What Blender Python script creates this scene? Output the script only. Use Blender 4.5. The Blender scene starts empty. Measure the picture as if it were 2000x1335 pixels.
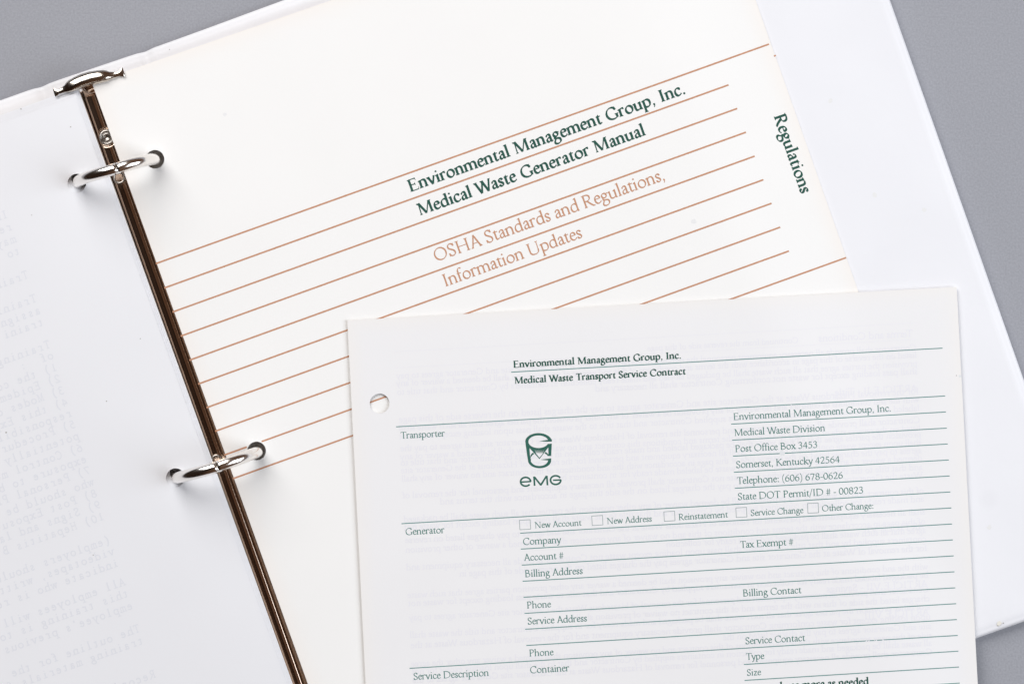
import bpy, bmesh, math, random
import numpy as np
from mathutils import Vector
from mathutils.geometry import delaunay_2d_cdt

random.seed(7)
SC = bpy.context.scene
COL = SC.collection
MM = 0.001

# ------------------------------------------------------------------ camera
CAM_H = 1100.0                                   # mm above the table
F_PX = 5.51 * (CAM_H - 12.0)                     # focal length in pixels of a 2000 px wide frame
cam_d = bpy.data.cameras.new('camera')
cam_d.sensor_width = 36.0
cam_d.lens = 36.0 * F_PX / 2000.0
cam_d.clip_start = 0.01
cam_d.clip_end = 50.0
cam = bpy.data.objects.new('camera', cam_d)
cam.location = (0, 0, CAM_H * MM)
COL.objects.link(cam)
SC.camera = cam

# ------------------------------------------------------------------ world: a dim, warm studio
w = bpy.data.worlds.new('World')
SC.world = w
w.use_nodes = True
w.node_tree.nodes['Background'].inputs[0].default_value = (1.0, 0.54, 0.32, 1)
# added gradient: strength rises left to right to split the channel's reflection
wt = w.node_tree
w_tc = wt.nodes.new('ShaderNodeTexCoord')
w_sx = wt.nodes.new('ShaderNodeSeparateXYZ')
w_mr = wt.nodes.new('ShaderNodeMapRange')
w_mr.inputs[1].default_value = -0.30
w_mr.inputs[2].default_value = 0.10
w_mr.inputs[3].default_value = 0.018
w_mr.inputs[4].default_value = 0.100
wt.links.new(w_tc.outputs['Generated'], w_sx.inputs[0])
wt.links.new(w_sx.outputs['X'], w_mr.inputs[0])
wt.links.new(w_mr.outputs[0], wt.nodes['Background'].inputs[1])


# ------------------------------------------------------------------ lamps: two studio softboxes
def softbox(name, loc, target, sx, sy, power, color):
    d = bpy.data.lights.new(name, 'AREA')
    d.shape = 'RECTANGLE'
    d.size = sx
    d.size_y = sy
    d.energy = power
    d.color = color
    o = bpy.data.objects.new(name, d)
    o.location = loc
    o.rotation_euler = (Vector(target) - Vector(loc)).to_track_quat('-Z', 'Y').to_euler()
    COL.objects.link(o)


softbox('softbox_key', (-0.68, 1.16, 1.28), (0.0, 0.04, 0), 1.40, 1.40, 34.3, (1.0, 0.99, 0.98))
softbox('softbox_fill', (1.20, -0.12, 1.05), (0.05, 0.05, 0), 1.20, 1.30, 20.6, (0.86, 0.93, 1.0))

SC.view_settings.view_transform = 'Standard'
SC.view_settings.look = 'None'
SC.view_settings.exposure = 0.0
SC.view_settings.gamma = 1.0
SC.render.film_transparent = False
SC.render.filter_size = 1.15
try:
    SC.cycles.max_bounces = 10
    SC.cycles.diffuse_bounces = 6
    SC.cycles.use_denoising = True
except Exception:
    pass


# ------------------------------------------------------------------ pixel <-> place
def W(u, v, z):
    """point (mm) at height z seen at photo pixel (u, v)"""
    k = (CAM_H - z) / F_PX
    return (np.asarray(u, float) - 1000.0) * k, -(np.asarray(v, float) - 667.5) * k


PHI = math.radians(19.45)
PX, PY = math.cos(PHI), math.sin(PHI)            # across the pages, to the right
QX, QY = math.sin(PHI), -math.cos(PHI)           # along the spine, downwards
OX, OY = W(206, 214, 9.0)                        # a point of the spine's axis


def to_pq(x, y):
    x = np.asarray(x, float) - OX
    y = np.asarray(y, float) - OY
    return x * PX + y * PY, x * QX + y * QY


def to_xy(p, q):
    p = np.asarray(p, float)
    q = np.asarray(q, float)
    return OX + p * PX + q * QX, OY + p * PY + q * QY


def Wz(u, v, zf):
    z = np.full(np.shape(u), 10.0)
    for _ in range(6):
        x, y = W(u, v, z)
        z = zf(x, y)
    x, y = W(u, v, z)
    return x, y, z


def pq_of(u, v, z):
    x, y = W(u, v, z)
    p, q = to_pq(x, y)
    return float(p), float(q)


def sstep(a, b, x):
    t = np.clip((x - a) / (b - a), 0, 1)
    return t * t * (3 - 2 * t)


COVER_TOP = 4.2
CH_C = -3.0                                      # axis of the ring channel between the page blocks
P_PAGE_R = pq_of(1590, 321, 6.4)[0]              # right edge of the divider page
Q_PAGE_T = pq_of(450, 70, 9.0)[1]                # its top edge


def z_right(x, y):
    p, q = to_pq(x, y)
    z = 7.15 + 5.8 * np.exp(-(np.abs(p) / 72.0) ** 1.5)
    z = z + 0.16 * np.sin(p / 31.0 + 0.6) * np.sin(q / 47.0 + 0.4) * sstep(12, 50, p) * (1 - sstep(P_PAGE_R - 70, P_PAGE_R - 25, p))
    z = z - 2.45 * sstep(P_PAGE_R - 40, P_PAGE_R + 1, p)
    return z


def z_left(x, y):
    p, q = to_pq(x, y)
    a = np.abs(p)
    z = 9.2 + 4.4 * np.exp(-(a / 80.0) ** 2)
    z = z + 0.25 * np.sin(a / 27.0 + 0.3) * np.sin(q / 52.0 + 1.0) * sstep(14, 45, a)
    return z


def z_contract(x, y):
    p, q = to_pq(x, y)
    base = z_right(x, y) + 0.95
    z = base - 0.15 * sstep(P_PAGE_R + 2, P_PAGE_R + 50, p)
    return z + 0.14 * np.sin(x / 37.0 + 1.1) * np.sin(y / 43.0)


def z_channel(p):
    p = np.asarray(p, float)
    d = np.abs(p - CH_C)
    a = np.clip(d / 9.0, 0, 1)
    return 3.6 + 4.4 * (1 - sstep(0.25, 1.0, a)) + 1.9 * (1 - sstep(1.9, 3.3, d)) - 0.035 * np.minimum(d, 2.5) ** 2


# ------------------------------------------------------------------ objects
def tag(o, label=None, cat=None, group=None, kind=None):
    for k, val in (('label', label), ('category', cat), ('group', group), ('kind', kind)):
        if val:
            o[k] = val
    return o


def mesh_obj(name, verts, faces, mat, parent=None, smooth=False):
    """verts in mm, world frame; parented meshes are stored relative to their thing's base"""
    v = np.asarray(verts, float) * MM
    if parent is not None:
        base = np.zeros(3)
        pr = parent
        while pr is not None:
            base += np.array(pr.location)
            pr = pr.parent
        v = v - base
    me = bpy.data.meshes.new(name)
    me.from_pydata([tuple(r) for r in v], [], [tuple(int(i) for i in f) for f in faces])
    me.update()
    if smooth:
        me.polygons.foreach_set('use_smooth', [True] * len(me.polygons))
    me.materials.append(mat)
    o = bpy.data.objects.new(name, me)
    COL.objects.link(o)
    if parent is not None:
        o.parent = parent
    return o


def thing(name, loc_mm, label, cat, group=None):
    o = bpy.data.objects.new(name, None)
    o.empty_display_size = 0.02
    o.location = [c * MM for c in loc_mm]
    COL.objects.link(o)
    return tag(o, label, cat, group)


# ------------------------------------------------------------------ materials
def new_mat(name):
    m = bpy.data.materials.new(name)
    m.use_nodes = True
    nt = m.node_tree
    b = nt.nodes['Principled BSDF']
    return m, nt, b


def setp(b, **kw):
    names = {'rough': 'Roughness', 'metal': 'Metallic', 'spec': 'Specular IOR Level', 'coat': 'Coat Weight',
             'coat_rough': 'Coat Roughness'}
    for k, val in kw.items():
        b.inputs[names[k]].default_value = val


def paper_mat(name, col, col2, bump=0.10, speck=0.0, rim=None):
    m, nt, b = new_mat(name)
    setp(b, rough=0.75, spec=0.22)
    tc = nt.nodes.new('ShaderNodeTexCoord')
    n1 = nt.nodes.new('ShaderNodeTexNoise')           # cloudy mottling of the sheet
    n1.inputs['Scale'].default_value = 28.0
    n1.inputs['Detail'].default_value = 5.0
    nt.links.new(tc.outputs['Object'], n1.inputs['Vector'])
    r1 = nt.nodes.new('ShaderNodeValToRGB')
    r1.color_ramp.elements[0].position = 0.30
    r1.color_ramp.elements[1].position = 0.72
    r1.color_ramp.elements[0].color = (*col2, 1)
    r1.color_ramp.elements[1].color = (*col, 1)
    nt.links.new(n1.outputs['Fac'], r1.inputs['Fac'])
    out = r1.outputs['Color']
    if speck > 0:                                     # sparse dust specks and faint smudges
        for sc, thr, dark, share in ((55.0, 0.030, 0.35, speck), (21.0, 0.075, 0.95, speck * 1.6)):
            vo = nt.nodes.new('ShaderNodeTexVoronoi')
            vo.inputs['Scale'].default_value = sc
            nt.links.new(tc.outputs['Object'], vo.inputs['Vector'])
            lt = nt.nodes.new('ShaderNodeMapRange')
            lt.inputs[1].default_value = thr
            lt.inputs[2].default_value = thr * 0.6
            lt.inputs[3].default_value = 0.0
            lt.inputs[4].default_value = 1.0
            nt.links.new(vo.outputs['Distance'], lt.inputs[0])
            sep = nt.nodes.new('ShaderNodeSeparateColor')
            nt.links.new(vo.outputs['Color'], sep.inputs[0])
            pick = nt.nodes.new('ShaderNodeMath')
            pick.operation = 'LESS_THAN'
            pick.inputs[1].default_value = share
            nt.links.new(sep.outputs[0], pick.inputs[0])
            mu = nt.nodes.new('ShaderNodeMath')
            mu.operation = 'MULTIPLY'
            nt.links.new(lt.outputs[0], mu.inputs[0])
            nt.links.new(pick.outputs[0], mu.inputs[1])
            mx = nt.nodes.new('ShaderNodeMix')
            mx.data_type = 'RGBA'
            nt.links.new(mu.outputs[0], mx.inputs[0])
            nt.links.new(out, mx.inputs[6])
            mx.inputs[7].default_value = (col[0] * dark, col[1] * dark, col[2] * dark, 1)
            out = mx.outputs[2]
    if rim is not None:
        at = nt.nodes.new('ShaderNodeAttribute')
        at.attribute_name = 'rim'
        mm = nt.nodes.new('ShaderNodeMath')
        mm.operation = 'MULTIPLY'
        mm.inputs[1].default_value = 0.6
        nt.links.new(at.outputs['Fac'], mm.inputs[0])
        mr_ = nt.nodes.new('ShaderNodeMix')
        mr_.data_type = 'RGBA'
        nt.links.new(mm.outputs[0], mr_.inputs[0])
        nt.links.new(out, mr_.inputs[6])
        mr_.inputs[7].default_value = (*rim, 1)
        out = mr_.outputs[2]
    nt.links.new(out, b.inputs['Base Color'])
    n2 = nt.nodes.new('ShaderNodeTexNoise')           # paper tooth
    n2.inputs['Scale'].default_value = 1400.0
    n2.inputs['Detail'].default_value = 3.0
    nt.links.new(tc.outputs['Object'], n2.inputs['Vector'])
    bp = nt.nodes.new('ShaderNodeBump')
    bp.inputs['Strength'].default_value = bump
    bp.inputs['Distance'].default_value = 0.0001
    nt.links.new(n2.outputs['Fac'], bp.inputs['Height'])
    nt.links.new(bp.outputs['Normal'], b.inputs['Normal'])
    return m


def ink_mat(name, col, rough=0.7, alpha=1.0):
    vary = 0.14 if max(col) < 0.6 else 0.012
    m, nt, b = new_mat(name)
    setp(b, rough=rough, spec=0.22)
    tc = nt.nodes.new('ShaderNodeTexCoord')
    n1 = nt.nodes.new('ShaderNodeTexNoise')
    n1.inputs['Scale'].default_value = 900.0
    n1.inputs['Detail'].default_value = 2.0
    nt.links.new(tc.outputs['Object'], n1.inputs['Vector'])
    mx = nt.nodes.new('ShaderNodeMix')
    mx.data_type = 'RGBA'
    nt.links.new(n1.outputs['Fac'], mx.inputs[0])
    mx.inputs[6].default_value = (*[c * (1 - vary) for c in col], 1)
    mx.inputs[7].default_value = (*[min(1, c * (1 + vary)) for c in col], 1)
    nt.links.new(mx.outputs[2], b.inputs['Base Color'])
    b.inputs['Alpha'].default_value = alpha
    return m


M_PAGE = paper_mat('cream_card_paper', (0.885, 0.877, 0.864), (0.872, 0.864, 0.851), 0.12, 0.03, (0.89, 0.835, 0.785))
M_TYPED = paper_mat('typing_paper', (0.835, 0.838, 0.866), (0.822, 0.825, 0.854), 0.12, 0.05)
M_FORM = paper_mat('form_paper', (0.840, 0.832, 0.840), (0.826, 0.818, 0.826), 0.15, 0.04, (0.855, 0.825, 0.79))
M_STACK = paper_mat('stacked_paper', (0.78, 0.74, 0.69), (0.72, 0.68, 0.63), 0.3)
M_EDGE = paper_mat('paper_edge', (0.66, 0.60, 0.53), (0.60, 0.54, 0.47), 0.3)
M_GREEN = ink_mat('dark_green_ink', (0.020, 0.088, 0.066))
M_GREEN2 = ink_mat('green_form_ink', (0.060, 0.195, 0.168))
M_TEAL = ink_mat('green_rule_ink', (0.12, 0.27, 0.255))
M_BOX = ink_mat('fine_grey_rule_ink', (0.30, 0.36, 0.36))
M_LOGO = ink_mat('green_emblem_ink', (0.030, 0.125, 0.095))
M_BROWN = ink_mat('tan_ink', (0.55, 0.285, 0.175))
M_GHOST_T = ink_mat('print_showing_through', (0.757, 0.768, 0.812), 0.75)
M_GHOST_TS = ink_mat('print_showing_through_soft', (0.789, 0.796, 0.835), 0.75)
M_GHOST_F = ink_mat('fine_print_showing_through', (0.795, 0.786, 0.824), 0.75)
M_GHOST_FS = ink_mat('fine_print_showing_through_soft', (0.820, 0.811, 0.832), 0.75)


def vinyl():
    m, nt, b = new_mat('white_vinyl')
    setp(b, rough=0.48, spec=0.35)
    tc = nt.nodes.new('ShaderNodeTexCoord')
    n1 = nt.nodes.new('ShaderNodeTexNoise')
    n1.inputs['Scale'].default_value = 16.0
    n1.inputs['Detail'].default_value = 6.0
    nt.links.new(tc.outputs['Object'], n1.inputs['Vector'])
    r1 = nt.nodes.new('ShaderNodeValToRGB')
    r1.color_ramp.elements[0].position = 0.32
    r1.color_ramp.elements[1].position = 0.66
    r1.color_ramp.elements[0].color = (0.815, 0.815, 0.845, 1)
    r1.color_ramp.elements[1].color = (0.845, 0.845, 0.875, 1)
    nt.links.new(n1.outputs['Fac'], r1.inputs['Fac'])
    vo = nt.nodes.new('ShaderNodeTexVoronoi')         # grubby fingertip smudges
    vo.inputs['Scale'].default_value = 26.0
    nt.links.new(tc.outputs['Object'], vo.inputs['Vector'])
    mr = nt.nodes.new('ShaderNodeMapRange')
    mr.inputs[1].default_value = 0.11
    mr.inputs[2].default_value = 0.05
    mr.inputs[3].default_value = 0.0
    mr.inputs[4].default_value = 0.5
    nt.links.new(vo.outputs['Distance'], mr.inputs[0])
    mx = nt.nodes.new('ShaderNodeMix')
    mx.data_type = 'RGBA'
    nt.links.new(mr.outputs[0], mx.inputs[0])
    nt.links.new(r1.outputs['Color'], mx.inputs[6])
    mx.inputs[7].default_value = (0.79, 0.79, 0.82, 1)
    nt.links.new(mx.outputs[2], b.inputs['Base Color'])
    n2 = nt.nodes.new('ShaderNodeTexNoise')
    n2.inputs['Scale'].default_value = 120.0
    n2.inputs['Detail'].default_value = 4.0
    nt.links.new(tc.outputs['Object'], n2.inputs['Vector'])
    bp = nt.nodes.new('ShaderNodeBump')
    bp.inputs['Strength'].default_value = 0.10
    bp.inputs['Distance'].default_value = 0.0006
    nt.links.new(n2.outputs['Fac'], bp.inputs['Height'])
    nt.links.new(bp.outputs['Normal'], b.inputs['Normal'])
    return m


def nickel(name, col, rough, bump=0.05):
    m, nt, b = new_mat(name)
    setp(b, rough=rough, metal=1.0)
    b.inputs['Base Color'].default_value = (*col, 1)
    tc = nt.nodes.new('ShaderNodeTexCoord')
    n2 = nt.nodes.new('ShaderNodeTexNoise')
    n2.inputs['Scale'].default_value = 260.0
    n2.inputs['Detail'].default_value = 3.0
    nt.links.new(tc.outputs['Object'], n2.inputs['Vector'])
    bp = nt.nodes.new('ShaderNodeBump')
    bp.inputs['Strength'].default_value = bump
    bp.inputs['Distance'].default_value = 0.0002
    nt.links.new(n2.outputs['Fac'], bp.inputs['Height'])
    nt.links.new(bp.outputs['Normal'], b.inputs['Normal'])
    return m


def grey_table():
    m, nt, b = new_mat('grey_leatherette')
    setp(b, rough=0.62, spec=0.3)
    tc = nt.nodes.new('ShaderNodeTexCoord')
    n1 = nt.nodes.new('ShaderNodeTexNoise')
    n1.inputs['Scale'].default_value = 1500.0
    n1.inputs['Detail'].default_value = 3.0
    nt.links.new(tc.outputs['Object'], n1.inputs['Vector'])
    r1 = nt.nodes.new('ShaderNodeValToRGB')
    r1.color_ramp.elements[0].position = 0.34
    r1.color_ramp.elements[1].position = 0.66
    r1.color_ramp.elements[0].color = (0.300, 0.305, 0.336, 1)
    r1.color_ramp.elements[1].color = (0.350, 0.356, 0.390, 1)
    nt.links.new(n1.outputs['Fac'], r1.inputs['Fac'])
    n3 = nt.nodes.new('ShaderNodeTexNoise')
    n3.inputs['Scale'].default_value = 14.0
    n3.inputs['Detail'].default_value = 4.0
    nt.links.new(tc.outputs['Object'], n3.inputs['Vector'])
    mr = nt.nodes.new('ShaderNodeMapRange')
    mr.inputs[3].default_value = 0.95
    mr.inputs[4].default_value = 1.05
    nt.links.new(n3.outputs['Fac'], mr.inputs[0])
    mx = nt.nodes.new('ShaderNodeVectorMath')
    mx.operation = 'SCALE'
    nt.links.new(r1.outputs['Color'], mx.inputs[0])
    nt.links.new(mr.outputs[0], mx.inputs['Scale'])
    nt.links.new(mx.outputs[0], b.inputs['Base Color'])
    vo = nt.nodes.new('ShaderNodeTexVoronoi')
    vo.inputs['Scale'].default_value = 900.0
    nt.links.new(tc.outputs['Object'], vo.inputs['Vector'])
    bp = nt.nodes.new('ShaderNodeBump')
    bp.inputs['Strength'].default_value = 0.18
    bp.inputs['Distance'].default_value = 0.0002
    nt.links.new(vo.outputs['Distance'], bp.inputs['Height'])
    nt.links.new(bp.outputs['Normal'], b.inputs['Normal'])
    return m


M_VINYL = vinyl()
M_RING = nickel('polished_nickel', (0.90, 0.87, 0.83), 0.17)
M_CHAN = nickel('dull_nickel_channel', (0.68, 0.53, 0.43), 0.13)
M_RIVET = nickel('brushed_nickel_rivet', (0.42, 0.39, 0.36), 0.24)
M_PLATE = nickel('worn_nickel', (0.62, 0.57, 0.51), 0.14, 0.45)
M_TABLE = grey_table()

# ------------------------------------------------------------------ table
tv = [(-2500, -2500, 0), (2500, -2500, 0), (2500, 2500, 0), (-2500, 2500, 0)]
tag(mesh_obj('table_surface', tv, [(0, 1, 2, 3)], M_TABLE), 'grey finely grained table surface under the binder',
    'table', kind='structure')


# ------------------------------------------------------------------ sheets
def circle_pts(cx, cy, r, n=40):
    return [(cx + r * math.cos(2 * math.pi * i / n), cy + r * math.sin(2 * math.pi * i / n)) for i in range(n)]


def densify(poly, step):
    out = []
    n = len(poly)
    for i in range(n):
        a, b = poly[i], poly[(i + 1) % n]
        k = max(1, int(math.hypot(b[0] - a[0], b[1] - a[1]) / step))
        for j in range(k):
            t = j / k
            out.append((a[0] + (b[0] - a[0]) * t, a[1] + (b[1] - a[1]) * t))
    return out


def sheet(name, outline, holes, zf, thick, mat, parent=None, edge_mat=None, step=5.0, zbot=None):
    """a sheet of paper with punched holes, following the height zf(x, y)"""
    outline = densify(outline, step)
    faces = []
    verts = []
    def add_loop(pts):
        i0 = len(verts)
        verts.extend(pts)
        faces.append(list(range(i0, i0 + len(pts))))
    add_loop(outline)
    for h in holes:
        add_loop(circle_pts(*h))
    o = np.array(outline)
    e0, e1 = o, np.roll(o, -1, axis=0)
    x0, y0 = o.min(0)
    x1, y1 = o.max(0)
    gx, gy = np.meshgrid(np.arange(x0 + step / 2, x1, step), np.arange(y0 + step / 2, y1, step))
    gx, gy = gx.ravel(), gy.ravel()
    ins = np.zeros(len(gx), bool)
    for a, b in zip(e0, e1):
        c = (a[1] > gy) != (b[1] > gy)
        with np.errstate(divide='ignore', invalid='ignore'):
            xx = (b[0] - a[0]) * (gy - a[1]) / (b[1] - a[1]) + a[0]
        ins ^= c & (gx < xx)
    dmin = np.full(len(gx), 1e9)
    for a in o:
        dmin = np.minimum(dmin, np.hypot(gx - a[0], gy - a[1]))
    keep = ins & (dmin > step * 0.45)
    for hx, hy, hr in holes:
        keep &= np.hypot(gx - hx, gy - hy) > hr * 1.25
    verts.extend(zip(gx[keep], gy[keep]))
    cv, ce, cf, ov, oe, of = delaunay_2d_cdt([Vector(p) for p in verts], [], faces, 0, 1e-4)
    tris = []
    for f, orig in zip(cf, of):
        if 0 in orig and not any(k > 0 for k in orig):
            tris.append(tuple(f))
    xy = np.array([(p.x, p.y) for p in cv])
    zt = zf(xy[:, 0], xy[:, 1])
    zb = zt - thick if zbot is None else np.minimum(zbot(xy[:, 0], xy[:, 1]), zt - 0.05)
    n = len(xy)
    vv = np.vstack([np.column_stack([xy, zt]), np.column_stack([xy, zb])])
    cnt = {}
    for t in tris:
        for i in range(3):
            e = (t[i], t[(i + 1) % 3])
            cnt[(min(e), max(e))] = cnt.get((min(e), max(e)), []) + [e]
    ff = [t for t in tris] + [(a + n, c + n, b + n) for a, b, c in tris]
    n_flat = len(ff)
    for k, es in cnt.items():
        if len(es) == 1:
            a, b = es[0]
            ff.append((b, a, a + n, b + n))
    ob = mesh_obj(name, vv, ff, mat, parent)
    me = ob.data
    # distance to the outer rim, for the slight yellowing paper takes on along its edges
    dr = np.full(n, 1e9)
    for a, b in zip(e0, e1):
        ab = b - a
        tt = np.clip(((xy - a) @ ab) / (ab @ ab), 0, 1)
        dr = np.minimum(dr, np.hypot(*(xy - a - tt[:, None] * ab).T))
    ra = me.attributes.new('rim', 'FLOAT', 'POINT')
    rv = np.clip(1 - dr / 7.0, 0, 1) ** 1.5
    ra.data.foreach_set('value', np.concatenate([rv, rv]).astype(np.float32))
    sm = [True] * n_flat + [False] * (len(ff) - n_flat)
    if edge_mat is not None:
        me.materials.append(edge_mat)
        me.polygons.foreach_set('material_index', [0] * n_flat + [1] * (len(ff) - n_flat))
    # smooth the broad faces only, sharp at the rim
    me.polygons.foreach_set('use_smooth', sm)
    rim = {tuple(sorted(e)) for es in cnt.values() if len(es) == 1 for e in es}
    rim |= {(a + n, b + n) for a, b in rim}
    att = me.attributes.new('sharp_edge', 'BOOLEAN', 'EDGE')
    ev = np.empty(len(me.edges) * 2, np.int32)
    me.edges.foreach_get('vertices', ev)
    ev = ev.reshape(-1, 2)
    att.data.foreach_set('value', [tuple(sorted((int(a), int(b)))) in rim for a, b in ev])
    return ob


# ------------------------------------------------------------------ lettering: a pen-drawn old-style roman
ALPHA = math.radians(28)


class Pen:
    def __init__(self, T, t, n, slab=None):
        self.T, self.t, self.n = T, t, n
        self.slab = slab
        self.P = []

    def width(self, dx, dy):
        a = math.atan2(dy, dx) - ALPHA
        return self.t + (self.T - self.t) * abs(math.sin(a)) ** 1.25

    def stroke(self, pts, w=None, taper=None):
        n = len(pts)
        L, R = [], []
        for i, (x, y) in enumerate(pts):
            a = pts[max(0, i - 1)]
            b = pts[min(n - 1, i + 1)]
            if pts[0] == pts[-1] and i in (0, n - 1):
                a, b = pts[-2], pts[1]
            dx, dy = b[0] - a[0], b[1] - a[1]
            d = math.hypot(dx, dy) or 1
            ww = w if w is not None else self.width(dx, dy)
            if taper:
                ww *= taper[0] + (taper[1] - taper[0]) * i / (n - 1)
            L.append((x - dy / d * ww / 2, y + dx / d * ww / 2))
            R.append((x + dy / d * ww / 2, y - dx / d * ww / 2))
        for i in range(n - 1):
            self.P.append([L[i], R[i], R[i + 1]])
            self.P.append([L[i], R[i + 1], L[i + 1]])

    def ln(self, x0, y0, x1, y1, w=None):
        self.stroke([(x0, y0), (x1, y1)], w)

    def bz(self, *p, w=None):
        pts = [p[0]]
        for k in range(0, len(p) - 1, 3):
            a, b, c, d = p[k:k + 4]
            for i in range(1, self.n + 1):
                s = i / self.n
                r = 1 - s
                pts.append(tuple(r ** 3 * a[j] + 3 * r * r * s * b[j] + 3 * r * s * s * c[j] + s ** 3 * d[j] for j in (0, 1)))
        self.stroke(pts, w)

    def arc(self, cx, cy, rx, ry, a0=0, a1=360, w=None):
        m = max(8, int(self.n * 3 * abs(a1 - a0) / 360))
        pts = [(cx + rx * math.cos(math.radians(a0 + (a1 - a0) * i / m)),
                cy + ry * math.sin(math.radians(a0 + (a1 - a0) * i / m))) for i in range(m + 1)]
        if abs(a1 - a0) == 360:
            pts[-1] = pts[0]
        self.stroke(pts, w)

    def dot(self, x, y, r):
        r = r * (0.7 + 0.3 * self.T / 78)
        m = max(6, self.n * 2)
        self.P.append([(x + r * math.cos(2 * math.pi * i / m), y + r * math.sin(2 * math.pi * i / m)) for i in range(m)])

    def poly(self, *p):
        self.P.append(list(p))

    def stem(self, x, y0, y1):
        h = self.T / 2
        self.P.append([(x - h, y0), (x + h, y0), (x + h, y1), (x - h, y1)])

    def foot(self, x, y=0, l=1, r=1, w=None, s=1):
        h = (w if w else self.T) / 2
        e = (self.slab or (44 if y == 0 and x < 420 or self.T > 120 else 50))
        th = self.t * 0.62
        pts = [(x - h - e * l, y), (x + h + e * r, y)]
        if r:
            pts += [(x + h + e * r, y + s * th), (x + h + 10, y + s * (th + 14)), (x + h, y + s * 85)]
        else:
            pts += [(x + h, y + s * 85)]
        if l:
            pts += [(x - h, y + s * 85), (x - h - 10, y + s * (th + 14)), (x - h - e * l, y + s * th)]
        else:
            pts += [(x - h, y + s * 85)]
        self.P.append(pts)

    def head(self, x, y=650, l=1, r=1, w=None):
        self.foot(x, y, l, r, w, -1)

    def flag(self, x, y):
        h = self.T / 2
        self.P.append([(x - h - 58, y - 62), (x - h - 52, y - 44), (x + h, y + 8), (x + h, y - 95), (x - h, y - 88)])


ADV = dict(zip('abcdefghijklmnopqrstuvwxyz',
               (404, 500, 410, 509, 400, 290, 446, 516, 247, 240, 480, 240, 782, 516, 513, 502, 500, 354, 335, 306, 512, 462, 655, 448, 440, 425)))
ADV.update({'A': 640, 'B': 605, 'C': 696, 'D': 780, 'E': 590, 'G': 760, 'H': 806, 'I': 338, 'K': 685, 'L': 560, 'M': 920,
            'N': 790, 'O': 795, 'P': 549, 'R': 640, 'S': 485, 'T': 660, 'U': 760, 'V': 690, 'W': 960, 'F': 540,
            ' ': 238, '.': 225, ',': 230, ':': 240, '(': 320, ')': 320, '/': 320, '#': 500, '-': 320, "'": 210})
for d_ in '0123456789':
    ADV[d_] = 500
KERN = {'Tr': -55, 'Te': -75, 'Ta': -75, 'Ty': -60, 'Wa': -60, 'DO': -10, 'Ad': -10, 'Ac': -10, 'OT': -20, 'Ke': -10,
        'Ho': 0, 'Po': -10, 'Ex': 0, 'rv': 5}


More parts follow.
